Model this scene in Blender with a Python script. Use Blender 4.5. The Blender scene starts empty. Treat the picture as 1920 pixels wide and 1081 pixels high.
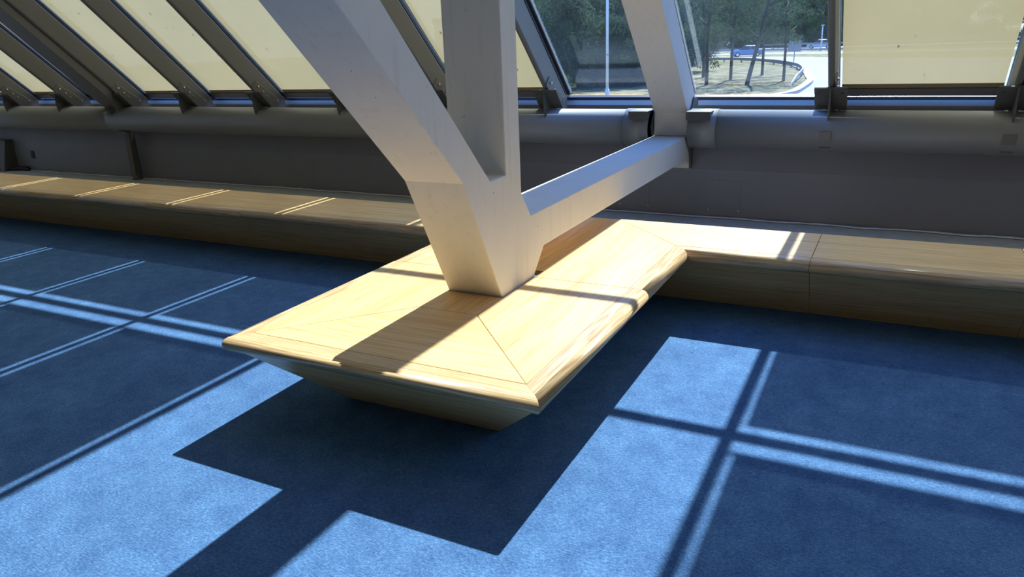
import bpy, bmesh, math, random
from mathutils import Vector, Matrix, noise as mnoise
random.seed(7)
SC = bpy.context.scene
COL = SC.collection

# ------------------------------------------------------------------ camera
cam_d = bpy.data.cameras.new('camera')
cam = bpy.data.objects.new('camera', cam_d); COL.objects.link(cam)
R0 = (0.88928283, 0.45567145, -0.03923736)
R1 = (0.11210272, -0.30034243, -0.94722089)
R2 = (-0.44340616, 0.83794866, -0.31817138)
cam.matrix_world = Matrix(((R0[0], -R1[0], -R2[0], 0.0),
                           (R0[1], -R1[1], -R2[1], 0.0),
                           (R0[2], -R1[2], -R2[2], 1.7),
                           (0, 0, 0, 1)))
cam_d.sensor_fit = 'HORIZONTAL'; cam_d.sensor_width = 36.0
cam_d.lens = 1387.0 / 1920.0 * 36.0
cam_d.clip_start = 0.05; cam_d.clip_end = 2000
SC.camera = cam

# ------------------------------------------------------------------ sky, sun, exposure
SUN_DIR = Vector((0.010, -0.93, -1.0))
w = bpy.data.worlds.new('sky'); SC.world = w; w.use_nodes = True
nt = w.node_tree; nt.nodes.clear()
wo = nt.nodes.new('ShaderNodeOutputWorld'); bg = nt.nodes.new('ShaderNodeBackground')
tc = nt.nodes.new('ShaderNodeTexCoord'); sx = nt.nodes.new('ShaderNodeSeparateXYZ')
cr = nt.nodes.new('ShaderNodeValToRGB')
cr.color_ramp.elements[0].position = 0.0; cr.color_ramp.elements[0].color = (0.75, 0.88, 1.0, 1)
cr.color_ramp.elements[1].position = 0.45; cr.color_ramp.elements[1].color = (0.13, 0.36, 1.0, 1)
nt.links.new(tc.outputs['Generated'], sx.inputs[0]); nt.links.new(sx.outputs['Z'], cr.inputs[0])
nt.links.new(cr.outputs[0], bg.inputs['Color']); bg.inputs['Strength'].default_value = 2.2
nt.links.new(bg.outputs[0], wo.inputs[0])
sd = bpy.data.lights.new('sun', 'SUN'); sun = bpy.data.objects.new('sun', sd); COL.objects.link(sun)
sd.energy = 14.5; sd.angle = math.radians(0.53); sd.color = (1.0, 0.95, 0.88)
sun.rotation_mode = 'QUATERNION'
sun.rotation_quaternion = SUN_DIR.normalized().to_track_quat('-Z', 'Y')
sun.location = (-1.0, 30.0, 32.0)
SC.view_settings.view_transform = 'Standard'; SC.view_settings.look = 'None'
SC.view_settings.gamma = 1.0; SC.view_settings.use_curve_mapping = False
SC.view_settings.exposure = 0.0
SC.cycles.max_bounces = 10; SC.cycles.diffuse_bounces = 5; SC.cycles.transparent_max_bounces = 24
SC.cycles.glossy_bounces = 4; SC.cycles.caustics_reflective = False; SC.cycles.caustics_refractive = False
SC.cycles.sample_clamp_indirect = 6.0
SC.cycles.use_denoising = True

# ------------------------------------------------------------------ materials
def new_mat(name):
    m = bpy.data.materials.new(name); m.use_nodes = True
    m.node_tree.nodes.clear(); return m, m.node_tree
def N(nt, kind, **kw):
    n = nt.nodes.new(kind)
    for k, v in kw.items(): setattr(n, k, v)
    return n
def L(nt, a, b): nt.links.new(a, b)
def ramp(nt, stops):
    r = N(nt, 'ShaderNodeValToRGB'); e = r.color_ramp.elements
    while len(e) < len(stops): e.new(0.5)
    for i, (p, c) in enumerate(stops): e[i].position = p; e[i].color = (*c, 1) if len(c) == 3 else c
    return r
def tex(nt, scale, loc_scale=(1, 1, 1), detail=4, rough=0.55, coords='Object'):
    t = N(nt, 'ShaderNodeTexCoord'); mp = N(nt, 'ShaderNodeMapping'); mp.inputs['Scale'].default_value = loc_scale
    n = N(nt, 'ShaderNodeTexNoise'); n.inputs['Scale'].default_value = scale
    n.inputs['Detail'].default_value = detail; n.inputs['Roughness'].default_value = rough
    L(nt, t.outputs[coords], mp.inputs[0]); L(nt, mp.outputs[0], n.inputs['Vector'])
    return n
def principled(nt, rough=0.5, metal=0.0, spec=0.5):
    b = N(nt, 'ShaderNodeBsdfPrincipled'); b.inputs['Roughness'].default_value = rough
    b.inputs['Metallic'].default_value = metal; b.inputs['Specular IOR Level'].default_value = spec
    o = N(nt, 'ShaderNodeOutputMaterial'); L(nt, b.outputs[0], o.inputs[0]); return b
def mix_rgb(nt, fac, a, b, blend='MIX'):
    m = N(nt, 'ShaderNodeMix', data_type='RGBA', blend_type=blend)
    for sock, v in ((m.inputs[0], fac), (m.inputs[6], a), (m.inputs[7], b)):
        if hasattr(v, 'is_output'): L(nt, v, sock)
        elif isinstance(v, (int, float)): sock.default_value = v
        else: sock.default_value = (*v, 1)
    return m.outputs[2]
def bump(nt, bsdf, h, strength=0.3, dist=0.01):
    b = N(nt, 'ShaderNodeBump'); b.inputs['Strength'].default_value = strength
    b.inputs['Distance'].default_value = dist
    L(nt, h, b.inputs['Height']); L(nt, b.outputs[0], bsdf.inputs['Normal'])
def simple(name, col, rough=0.5, metal=0.0, var=0.12, scale=6.0, bmp=0.0, bscale=80, spec=0.5):
    m, nt = new_mat(name); b = principled(nt, rough, metal, spec)
    n = tex(nt, scale)
    c = mix_rgb(nt, n.outputs['Fac'], [x * (1 - var) for x in col], [min(1, x * (1 + var)) for x in col])
    L(nt, c, b.inputs['Base Color'])
    if bmp:
        n2 = tex(nt, bscale, detail=2); bump(nt, b, n2.outputs['Fac'], bmp, 0.004)
    return m

def wood(name, axis, tone=1.0, hue=(1, 1, 1)):
    """oak veneer, grain running along axis 0 (x) or 1 (y)"""
    m, nt = new_mat(name); b = principled(nt, 0.36, 0, 0.4)
    sc = [1, 1, 1]
    s1 = [46, 46, 46]; s1[axis] = 0.9
    n1 = tex(nt, 1.0, s1, 5, 0.6)
    s2 = [190, 190, 190]; s2[axis] = 3.2
    n2 = tex(nt, 1.0, s2, 3, 0.6)
    s3 = [7, 7, 7]; s3[axis] = 0.45
    n3 = tex(nt, 1.0, s3, 3, 0.5)
    light = [0.90 * tone * hue[0], 0.61 * tone * hue[1], 0.29 * tone * hue[2]]
    dark = [0.80 * tone * hue[0], 0.50 * tone * hue[1], 0.22 * tone * hue[2]]
    r1 = ramp(nt, [(0.36, dark), (0.56, light)]); L(nt, n1.outputs['Fac'], r1.inputs[0])
    r2 = ramp(nt, [(0.36, (0.66, 0.57, 0.46)), (0.47, (1, 1, 1))]); L(nt, n2.outputs['Fac'], r2.inputs[0])
    r3 = ramp(nt, [(0.3, (0.86, 0.80, 0.74)), (0.62, (1, 1, 1))]); L(nt, n3.outputs['Fac'], r3.inputs[0])
    c = mix_rgb(nt, 0.85, r1.outputs[0], r2.outputs[0], 'MULTIPLY')
    c = mix_rgb(nt, 0.9, c, r3.outputs[0], 'MULTIPLY')
    L(nt, c, b.inputs['Base Color'])
    bump(nt, b, n2.outputs['Fac'], 0.10, 0.002)
    return m
W_X = wood('oak_grain_x', 0); W_Y = wood('oak_grain_y', 1)
W_X2 = wood('oak_grain_x_face', 0, 1.0, (1.0, 0.95, 0.88)); W_Y2 = wood('oak_grain_y_face', 1, 1.0, (1.0, 0.95, 0.88))
def solid_oak(name, axis):
    m, nt = new_mat(name); b = principled(nt, 0.28, 0, 0.5)
    t = N(nt, 'ShaderNodeTexCoord'); mp = N(nt, 'ShaderNodeMapping')
    sc = [30, 30, 30]; sc[axis] = 1.6; mp.inputs['Scale'].default_value = sc
    wv = N(nt, 'ShaderNodeTexWave'); wv.wave_type = 'RINGS'; wv.inputs['Scale'].default_value = 0.9
    wv.inputs['Distortion'].default_value = 9.0; wv.inputs['Detail'].default_value = 3; wv.inputs['Detail Scale'].default_value = 1.3
    L(nt, t.outputs['Object'], mp.inputs[0]); L(nt, mp.outputs[0], wv.inputs['Vector'])
    r = ramp(nt, [(0.1, (0.56, 0.35, 0.17)), (0.5, (0.70, 0.46, 0.23)), (1, (0.78, 0.55, 0.30))])
    L(nt, wv.outputs['Fac'], r.inputs[0])
    s2 = [170, 170, 170]; s2[axis] = 5
    n2 = tex(nt, 1.0, s2, 3); r2 = ramp(nt, [(0.36, (0.7, 0.62, 0.52)), (0.5, (1, 1, 1))]); L(nt, n2.outputs['Fac'], r2.inputs[0])
    L(nt, mix_rgb(nt, 0.7, r.outputs[0], r2.outputs[0], 'MULTIPLY'), b.inputs['Base Color'])
    return m
O_X = solid_oak('solid_oak_x', 0); O_Y = solid_oak('solid_oak_y', 1)

def carpet_mat():
    m, nt = new_mat('blue_carpet'); b = principled(nt, 0.95, 0, 0.15)
    b.inputs['Sheen Weight'].default_value = 0.08; b.inputs['Sheen Roughness'].default_value = 0.4
    b.inputs['Sheen Tint'].default_value = (0.55, 0.75, 1.0, 1)
    n1 = tex(nt, 2.2, detail=5, rough=0.6)
    n2 = tex(nt, 1.0, (55, 150, 60), 4, 0.75)
    n3 = tex(nt, 1.0, (160, 60, 60), 3, 0.7)
    n4 = tex(nt, 9.0, detail=4, rough=0.7)
    r1 = ramp(nt, [(0.3, (0.068, 0.155, 0.325)), (0.7, (0.094, 0.210, 0.412))]); L(nt, n1.outputs['Fac'], r1.inputs[0])
    r2 = ramp(nt, [(0.34, (0.50, 0.56, 0.66)), (0.52, (1, 1, 1)), (0.68, (1.9, 1.65, 1.35))]); L(nt, n2.outputs['Fac'], r2.inputs[0])
    r3 = ramp(nt, [(0.34, (0.62, 0.66, 0.74)), (0.52, (1, 1, 1)), (0.68, (1.6, 1.45, 1.25))]); L(nt, n3.outputs['Fac'], r3.inputs[0])
    r4 = ramp(nt, [(0.36, (0.66, 0.70, 0.78)), (0.64, (1.25, 1.2, 1.14))]); L(nt, n4.outputs['Fac'], r4.inputs[0])
    c = mix_rgb(nt, 0.85, r1.outputs[0], r2.outputs[0], 'MULTIPLY')
    c = mix_rgb(nt, 0.6, c, r3.outputs[0], 'MULTIPLY'); c = mix_rgb(nt, 0.6, c, r4.outputs[0], 'MULTIPLY')
    L(nt, c, b.inputs['Base Color'])
    mx = N(nt, 'ShaderNodeMath', operation='ADD'); L(nt, n2.outputs['Fac'], mx.inputs[0]); L(nt, n3.outputs['Fac'], mx.inputs[1])
    bump(nt, b, mx.outputs[0], 0.8, 0.006)
    return m
CARPET = carpet_mat()

def concrete_mat(name, col, pit=True, rough=0.6):
    m, nt = new_mat(name); b = principled(nt, rough, 0, 0.35)
    n = tex(nt, 2.5, detail=6, rough=0.6)
    c = mix_rgb(nt, n.outputs['Fac'], [x * 0.90 for x in col], [min(1, x * 1.06) for x in col])
    if pit:
        t = N(nt, 'ShaderNodeTexCoord'); v = N(nt, 'ShaderNodeTexVoronoi'); v.inputs['Scale'].default_value = 11
        L(nt, t.outputs['Object'], v.inputs['Vector'])
        r = ramp(nt, [(0.035, (0.35, 0.33, 0.32)), (0.06, (1, 1, 1))]); L(nt, v.outputs['Distance'], r.inputs[0])
        msk = tex(nt, 3.3); rm = ramp(nt, [(0.5, (0, 0, 0)), (0.56, (1, 1, 1))]); L(nt, msk.outputs['Fac'], rm.inputs[0])
        c = mix_rgb(nt, rm.outputs[0], c, mix_rgb(nt, 1.0, c, r.outputs[0], 'MULTIPLY'))
        s = tex(nt, 1.0, (24, 24, 2.2), 4); rs = ramp(nt, [(0.28, (0.90, 0.89, 0.87)), (0.45, (1, 1, 1))]); L(nt, s.outputs['Fac'], rs.inputs[0])
        c = mix_rgb(nt, 0.7, c, rs.outputs[0], 'MULTIPLY')
    L(nt, c, b.inputs['Base Color'])
    n2 = tex(nt, 35, detail=5, rough=0.65); bump(nt, b, n2.outputs['Fac'], 0.28, 0.004)
    return m
CONC = concrete_mat('white_painted_concrete', (0.73, 0.70, 0.645))
STEEL = simple('grey_painted_steel', (0.155, 0.147, 0.135), 0.5, 0, 0.08, 5, 0.05, 120, 0.8)
TUBEM = simple('grey_tube_enamel', (0.21, 0.207, 0.20), 0.55, 0, 0.06, 4, 0.04, 100, 1.0)
for n_ in TUBEM.node_tree.nodes:
    if n_.type == 'BSDF_PRINCIPLED': n_.inputs['Coat Weight'].default_value = 1.0; n_.inputs['Coat Roughness'].default_value = 0.5
STEEL_D = simple('dark_grey_steel', (0.105, 0.10, 0.092), 0.5, 0, 0.15, 8, 0.08, 90)
STEEL_M = simple('grey_cleat_steel', (0.16, 0.15, 0.135), 0.5, 0, 0.1, 8)
STEEL_L = simple('grey_aluminium_sill', (0.48, 0.50, 0.50), 0.38, 0.0, 0.05, 4)
WALLM = simple('dark_grey_painted_wall', (0.225, 0.23, 0.265), 0.5, 0, 0.10, 3, 0.12, 60)
LEDGE = simple('grey_screed_floor', (0.50, 0.52, 0.52), 0.8, 0, 0.25, 12, 0.3, 50)
SEAL = simple('pale_sealant', (0.85, 0.86, 0.85), 0.8, 0, 0.3, 30)
BLACK = simple('black_rubber', (0.012, 0.012, 0.014), 0.5)
GASKET = simple('black_gasket', (0.016, 0.020, 0.035), 0.35)
BOLT = simple('zinc_bolt', (0.70, 0.70, 0.68), 0.28, 0.9)
ROOMW = simple('warm_pale_room_surface', (0.82, 0.69, 0.50), 0.8)
WHITEP = simple('white_aluminium_strip', (0.75, 0.76, 0.78), 0.4)

def glass_mat():
    m, nt = new_mat('tinted_window_glass'); o = N(nt, 'ShaderNodeOutputMaterial')
    tr = N(nt, 'ShaderNodeBsdfTransparent'); tr.inputs[0].default_value = (0.84, 0.92, 0.97, 1)
    gl = N(nt, 'ShaderNodeBsdfGlossy'); gl.inputs['Roughness'].default_value = 0.02; gl.inputs[0].default_value = (0.85, 0.93, 1, 1)
    fr = N(nt, 'ShaderNodeLayerWeight'); fr.inputs['Blend'].default_value = 0.5
    pw = N(nt, 'ShaderNodeMath', operation='POWER'); pw.inputs[1].default_value = 4.0; L(nt, fr.outputs['Facing'], pw.inputs[0])
    ma = N(nt, 'ShaderNodeMath', operation='MULTIPLY_ADD'); ma.inputs[1].default_value = 0.93; ma.inputs[2].default_value = 0.05; L(nt, pw.outputs[0], ma.inputs[0])
    mx = N(nt, 'ShaderNodeMixShader'); L(nt, ma.outputs[0], mx.inputs[0]); L(nt, tr.outputs[0], mx.inputs[1]); L(nt, gl.outputs[0], mx.inputs[2])
    df = N(nt, 'ShaderNodeBsdfDiffuse'); df.inputs[0].default_value = (0.62, 0.78, 0.95, 1)   # dust film, its bluish colour also paints haze over the outside view
    n = tex(nt, 1.6, (1, 0.5, 0.5), 5, 0.6); r = ramp(nt, [(0.35, (0.016,) * 3), (0.75, (0.065,) * 3)]); L(nt, n.outputs['Fac'], r.inputs[0])
    m2 = N(nt, 'ShaderNodeMixShader'); L(nt, r.outputs[0], m2.inputs[0]); L(nt, mx.outputs[0], m2.inputs[1]); L(nt, df.outputs[0], m2.inputs[2])
    L(nt, m2.outputs[0], o.inputs[0]); return m
GLASS = glass_mat()

def blind_mat():
    m, nt = new_mat('cream_screen_fabric'); o = N(nt, 'ShaderNodeOutputMaterial')
    t = N(nt, 'ShaderNodeTexCoord')
    n = tex(nt, 1.2, detail=3)
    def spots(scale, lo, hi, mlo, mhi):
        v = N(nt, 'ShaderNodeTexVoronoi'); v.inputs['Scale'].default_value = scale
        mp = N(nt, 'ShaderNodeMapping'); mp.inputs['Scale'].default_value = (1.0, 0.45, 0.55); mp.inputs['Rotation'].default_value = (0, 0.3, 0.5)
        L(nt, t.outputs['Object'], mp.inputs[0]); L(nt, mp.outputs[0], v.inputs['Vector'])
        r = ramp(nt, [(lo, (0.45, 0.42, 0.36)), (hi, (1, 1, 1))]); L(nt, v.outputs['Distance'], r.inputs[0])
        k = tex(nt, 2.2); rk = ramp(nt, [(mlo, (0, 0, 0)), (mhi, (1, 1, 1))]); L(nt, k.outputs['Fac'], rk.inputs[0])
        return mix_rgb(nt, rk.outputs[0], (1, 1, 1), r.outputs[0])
    sp = spots(8.0, 0.07, 0.10, 0.46, 0.52)  # dark specks: leaf debris and its shadows painted into the fabric colour
    ct = mix_rgb(nt, n.outputs['Fac'], (0.240, 0.188, 0.100), (0.262, 0.206, 0.110))
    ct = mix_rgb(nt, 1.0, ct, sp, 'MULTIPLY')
    tl = N(nt, 'ShaderNodeBsdfTranslucent'); L(nt, ct, tl.inputs[0])
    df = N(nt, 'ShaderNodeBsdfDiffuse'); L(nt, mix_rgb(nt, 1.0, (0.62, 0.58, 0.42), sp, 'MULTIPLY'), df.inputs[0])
    m1 = N(nt, 'ShaderNodeMixShader'); m1.inputs[0].default_value = 0.42; L(nt, tl.outputs[0], m1.inputs[1]); L(nt, df.outputs[0], m1.inputs[2])
    tp = N(nt, 'ShaderNodeBsdfTransparent'); tp.inputs[0].default_value = (1, 0.97, 0.88, 1)
    m2 = N(nt, 'ShaderNodeMixShader'); m2.inputs[0].default_value = 0.05; L(nt, m1.outputs[0], m2.inputs[1]); L(nt, tp.outputs[0], m2.inputs[2])
    L(nt, m2.outputs[0], o.inputs[0]); return m
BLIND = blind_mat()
def hem_mat():
    m, nt = new_mat('cream_fabric_hem'); o = N(nt, 'ShaderNodeOutputMaterial')
    tl = N(nt, 'ShaderNodeBsdfTranslucent'); n = tex(nt, 30)
    L(nt, mix_rgb(nt, n.outputs['Fac'], (0.205, 0.145, 0.066), (0.225, 0.16, 0.074)), tl.inputs[0])
    df = N(nt, 'ShaderNodeBsdfDiffuse'); df.inputs[0].default_value = (0.6, 0.54, 0.36, 1)
    m1 = N(nt, 'ShaderNodeMixShader'); m1.inputs[0].default_value = 0.42; L(nt, tl.outputs[0], m1.inputs[1]); L(nt, df.outputs[0], m1.inputs[2])
    L(nt, m1.outputs[0], o.inputs[0]); return m
HEM = hem_mat()

# ------------------------------------------------------------------ mesh helpers
def obj(name, bm, m, parent=None, smooth=False, bevel=0.0, seg=2):
    bmesh.ops.recalc_face_normals(bm, faces=bm.faces)
    me = bpy.data.meshes.new(name); bm.to_mesh(me); bm.free()
    if isinstance(m, (list, tuple)):
        for k in m: me.materials.append(k)
    elif m: me.materials.append(m)
    if smooth:
        for p in me.polygons: p.use_smooth = True
    o = bpy.data.objects.new(name, me); COL.objects.link(o)
    if parent: o.parent = parent
    if bevel:
        b = o.modifiers.new('bevel', 'BEVEL'); b.width = bevel; b.segments = seg; b.limit_method = 'ANGLE'; b.angle_limit = math.radians(35)
        b.use_clamp_overlap = True
    return o
def tag(o, label=None, cat=None, group=None, kind=None):
    if label: o['label'] = label
    if cat: o['category'] = cat
    if group: o['group'] = group
    if kind: o['kind'] = kind
    return o
def thing(name, label, cat, loc=(0, 0, 0), group=None):
    o = bpy.data.objects.new(name, None); COL.objects.link(o); o.location = loc
    o.empty_display_size = 0.1
    return tag(o, label, cat, group)
def at(o, root):      # child mesh written in world coordinates: place it under a moved Empty
    o.matrix_parent_inverse = Matrix.Translation(-Vector(root.location)); return o
def bm_box(x0, x1, y0, y1, z0, z1, bm=None):
    bm = bm or bmesh.new()
    v = [bm.verts.new(p) for p in ((x0, y0, z0), (x1, y0, z0), (x1, y1, z0), (x0, y1, z0), (x0, y0, z1), (x1, y0, z1), (x1, y1, z1), (x0, y1, z1))]
    for f in ((0, 3, 2, 1), (4, 5, 6, 7), (0, 1, 5, 4), (1, 2, 6, 5), (2, 3, 7, 6), (3, 0, 4, 7)): bm.faces.new([v[i] for i in f])
    return bm
def bm_prism(pts3, off, bm=None):
    """polygon (3d points) extruded by vector off"""
    bm = bm or bmesh.new(); off = Vector(off)
    a = [bm.verts.new(p) for p in pts3]; b = [bm.verts.new(Vector(p) + off) for p in pts3]
    bm.faces.new(a); bm.faces.new(b[::-1]); n = len(a)
    for i in range(n): bm.faces.new((a[i], b[i], b[(i + 1) % n], a[(i + 1) % n]))
    return bm
def yz_prism(poly, x0, x1, bm=None): return bm_prism([(x0, y, z) for y, z in poly], (x1 - x0, 0, 0), bm)
def xy_prism(poly, z0, z1, bm=None): return bm_prism([(x, y, z0) for x, y in poly], (0, 0, z1 - z0), bm)
def bm_cyl(p0, p1, r0, r1=None, seg=16, bm=None, caps=True):
    bm = bm or bmesh.new(); r1 = r0 if r1 is None else r1
    p0 = Vector(p0); p1 = Vector(p1); d = (p1 - p0).normalized()
    a = d.orthogonal().normalized(); b = d.cross(a)
    A = []; B = []
    for i in range(seg):
        t = 2 * math.pi * i / seg; u = a * math.cos(t) + b * math.sin(t)
        A.append(bm.verts.new(p0 + u * r0)); B.append(bm.verts.new(p1 + u * r1))
    for i in range(seg):
        bm.faces.new((A[i], A[(i + 1) % seg], B[(i + 1) % seg], B[i]))
    if caps: bm.faces.new(A[::-1]); bm.faces.new(B)
    return bm
def bm_path(pts, r, seg=8, bm=None):
    bm = bm or bmesh.new(); rings = []
    pts = [Vector(p) for p in pts]
    for i, p in enumerate(pts):
        d = (pts[min(i + 1, len(pts) - 1)] - pts[max(i - 1, 0)]).normalized()
        a = Vector((0, 0, 1)).cross(d)
        if a.length < 1e-3: a = Vector((1, 0, 0))
        a.normalize(); b = d.cross(a)
        rings.append([bm.verts.new(p + a * r * math.cos(2 * math.pi * k / seg) + b * r * math.sin(2 * math.pi * k / seg)) for k in range(seg)])
    for A, B in zip(rings, rings[1:]):
        for k in range(seg): bm.faces.new((A[k], A[(k + 1) % seg], B[(k + 1) % seg], B[k]))
    bm.faces.new(rings[0][::-1]); bm.faces.new(rings[-1]); return bm
# roof frame: s runs up the slope from the foot, t points outwards
U = Vector((0, -0.7142, 0.70)).normalized(); NRM = Vector((0, 0.70, 0.7142)).normalized()
BASE = Vector((0, 7.40, 1.078))
def rp(x, s, t): return BASE + U * s + NRM * t + Vector((x, 0, 0))
def roof_box(x0, x1, s0, s1, t0, t1, bm=None):
    p = [rp(x0, s0, t0), rp(x0, s1, t0), rp(x0, s1, t1), rp(x0, s0, t1)]
    return bm_prism(p, (x1 - x0, 0, 0), bm)

# ------------------------------------------------------------------ the setting
P = 1.31; X0 = -0.555
def RX(k): return X0 - P * k
XL, XR_, YB = -17.0, 6.5, -9.0
TOP_S = 7.3                                            # roof glazing length up the slope
TOPP = rp(0, TOP_S, 0)
tag(obj('floor', bm_box(XL, XR_, YB, 5.5, -0.25, 0.0), CARPET), 'mottled blue carpet floor', kind='structure')
tag(obj('floor_gap', bm_box(XL, XR_, 5.5, 7.35, -0.25, 0.0), LEDGE), 'grey screed strip between bench and wall', kind='structure')
tag(obj('wall_front', yz_prism([(7.1, 0.0), (7.1, 0.455), (7.185, 0.80), (7.2, 0.98), (7.5, 0.98), (7.5, 0.0)], XL, XR_), WALLM, bevel=0.004), 'dark grey painted low wall below the sloping windows', kind='structure')
tag(obj('ceiling', bm_box(XL, XR_, YB, TOPP.y + 0.1, TOPP.z, TOPP.z + 0.2), ROOMW), kind='structure')
tag(obj('wall_back', bm_box(XL, XR_, YB - 0.2, YB, 0, TOPP.z), ROOMW), kind='structure')
side = [(YB, 0), (7.5, 0), (7.5, 1.0), (TOPP.y, TOPP.z), (YB, TOPP.z)]
tag(obj('wall_left', yz_prism(side, XL - 0.2, XL), ROOMW), kind='structure')
tag(obj('wall_right', yz_prism(side, XR_, XR_ + 0.2), ROOMW), kind='structure')
# sill below the panes: dark upstand, pale sloping ledge, dark pane frame
sill = tag(obj('trim_1', yz_prism([(7.385, 0.97), (7.385, 1.025), (7.41, 1.03), (7.43, 0.97)], XL, XR_), STEEL_D), 'dark grey upstand strip behind the round tube', kind='structure')
tag(obj('trim_2', yz_prism([(7.392, 1.026), (7.44, 1.073), (7.50, 1.06), (7.50, 0.99), (7.43, 0.99)], XL, XR_), STEEL_L), 'pale blue-grey metal window sill strip', kind='structure')
tag(obj('trim_3', yz_prism([(7.438, 1.071), (7.452, 1.100), (7.50, 1.118), (7.56, 1.06)], XL, XR_), GASKET), 'dark bottom glazing frame', kind='structure')
# rough sealant line at the wall foot
bm = bmesh.new(); xs = [-14 + i * 0.045 for i in range(int(19 / 0.045))]
prev = None
for x in xs:
    j = mnoise.noise(Vector((x * 2.6, 0, 0))) * 0.035 + mnoise.noise(Vector((x * 13, 5, 0))) * 0.018
    wd = 0.014 + 0.030 * abs(mnoise.noise(Vector((x * 6, 9, 0))))
    a = bm.verts.new((x, 7.035 + j, 0.006)); b = bm.verts.new((x, 7.035 + j + wd, 0.014))
    c = bm.verts.new((x, 7.10, 0.004))
    if prev: bm.faces.new((prev[0], a, b, prev[1]))
    prev = (a, b)
tag(obj('trim_4', bm, SEAL), 'ragged pale sealant line along the foot of the grey wall', kind='structure')
bm = bmesh.new(); prev = None
for x in xs:
    j = mnoise.noise(Vector((x * 2.6, 0, 0))) * 0.035 + mnoise.noise(Vector((x * 13, 5, 0))) * 0.018
    a = bm.verts.new((x, 7.046 + j, 0.008)); b = bm.verts.new((x, 7.10, 0.02))
    if prev: bm.faces.new((prev[0], a, b, prev[1]))
    prev = (a, b)
tag(obj('trim_5', bm, WALLM), 'dark paint edge at the wall foot', kind='structure')
# faint access panels in the wall
for x0, x1, lab in ((-1.587, -1.277, 'square flush access panel in the grey wall right of the concrete beam'),
                    (-2.483, -2.16, 'square flush access panel in the grey wall under the concrete beam')):
    r = thing('access_panel', lab, 'panel', (x0, 7.1, 0.06))
    at(obj('panel_plate', bm_box(x0, x1, 7.0955, 7.1, 0.062, 0.362), WALLM, r, bevel=0.001), r)
    for sx_ in (x0 + 0.012, x1 - 0.012):
        at(obj('screw', bm_cyl((sx_, 7.0955, 0.072), (sx_, 7.0925, 0.072), 0.006, seg=10), BOLT, r), r)
r = tag(obj('wall_socket', bm_box(-12.40, -12.32, 7.085, 7.1, 0.20, 0.32), BLACK, bevel=0.004), 'small black socket box on the grey wall at far left', 'socket')
# duct box at far left, with the black cable at its foot
r = thing('service_box', 'dark grey metal service box standing against the wall at far left', 'box', (-13.3, 6.9, 0.0))
at(obj('box_body', yz_prism([(6.86, 0.0), (6.98, 0.47), (7.1, 0.47), (7.1, 0.0)], -13.9, -12.83), STEEL_D, r, bevel=0.006), r)
at(obj('box_lid', bm_box(-13.92, -12.81, 6.965, 7.1, 0.47, 0.485), STEEL_D, r, bevel=0.003), r)
bm = bm_path([(-13.3, 6.80, 0.02), (-13.0, 6.86, 0.03), (-12.8, 6.95, 0.025), (-12.62, 7.0, 0.045), (-12.5, 7.03, 0.03), (-12.45, 7.05, 0.02)], 0.022)
bm_path([(-13.2, 6.9, 0.02), (-12.9, 6.96, 0.03), (-12.66, 7.04, 0.05), (-12.5, 7.06, 0.05)], 0.02, bm=bm)
tag(obj('cable', bm, BLACK, smooth=True), 'black cable lying on the ledge at the foot of the service box', 'cable')

# ------------------------------------------------------------------ benches
ZT = 0.425
def nose_profile(seam, out):
    """profile in (distance, z): seam inside edge, rounded solid oak nosing; out = -1 towards lower y or +1"""
    pts = [(0.0, ZT)]
    for a in range(90, -91, -15):
        t = math.radians(a); pts.append((0.074 + 0.034 * math.cos(t), ZT - 0.036 + 0.036 * math.sin(t)))
    pts.append((0.0, ZT - 0.072))
    return [(seam + out * d, z) for d, z in pts]
def sweep(prof_xy_z, a, b, bm=None):
    """skin between two lists of 3d points (same count), capped"""
    bm = bm or bmesh.new(); A = [bm.verts.new(p) for p in a]; B = [bm.verts.new(p) for p in b]; n = len(A)
    for i in range(n): bm.faces.new((A[i], B[i], B[(i + 1) % n], A[(i + 1) % n]))
    bm.faces.new(A[::-1]); bm.faces.new(B); return bm
G = 0.0012   # hairline joint
SX0, SX1, SY0, SYB, YBK = -2.64, -1.19, 2.335, 4.49, 5.06
plat = thing('platform_bench', 'oak platform bench wrapped round the foot of the white concrete column', 'bench', (-1.91, 3.4, 0))
def panel(name, poly, m, root, th=0.03):
    cx = sum(p[0] for p in poly) / len(poly); cy = sum(p[1] for p in poly) / len(poly)
    q = []
    for x, y in poly:
        dx, dy = cx - x, cy - y; l = math.hypot(dx, dy); q.append((x + dx / l * G * 1.6, y + dy / l * G * 1.6))
    return at(obj(name, xy_prism(q, ZT - th, ZT), m, root, bevel=0.0012, seg=1), root)
IX0, IX1, IY = -2.09, -1.75, 2.93
panel('top_panel', [(SX1, SY0), (SX1, 3.585), (IX1, 3.585), (IX1, IY)], W_Y, plat)
panel('top_panel', [(SX1, 3.585), (SX1, SYB), (IX1, 5.05), (IX1, 3.585)], W_Y, plat)
panel('top_panel', [(SX0, SY0), (SX1, SY0), (IX1, IY), (IX0, IY)], W_X, plat)
panel('top_panel', [(SX0, SY0), (IX0, IY), (IX0, 3.585), (SX0, 3.585)], W_Y, plat)
panel('top_panel', [(SX0, 3.585), (IX0, 3.585), (IX0, 5.05), (SX0, SYB)], W_Y, plat)
panel('centre_panel', [(IX0, IY), (IX1, IY), (IX1, 3.205), (IX0, 3.205)], W_Y, plat)
panel('centre_panel', [(IX0, 3.70), (IX1, 3.70), (IX1, 5.05), (IX0, 5.05)], W_Y, plat)
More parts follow.
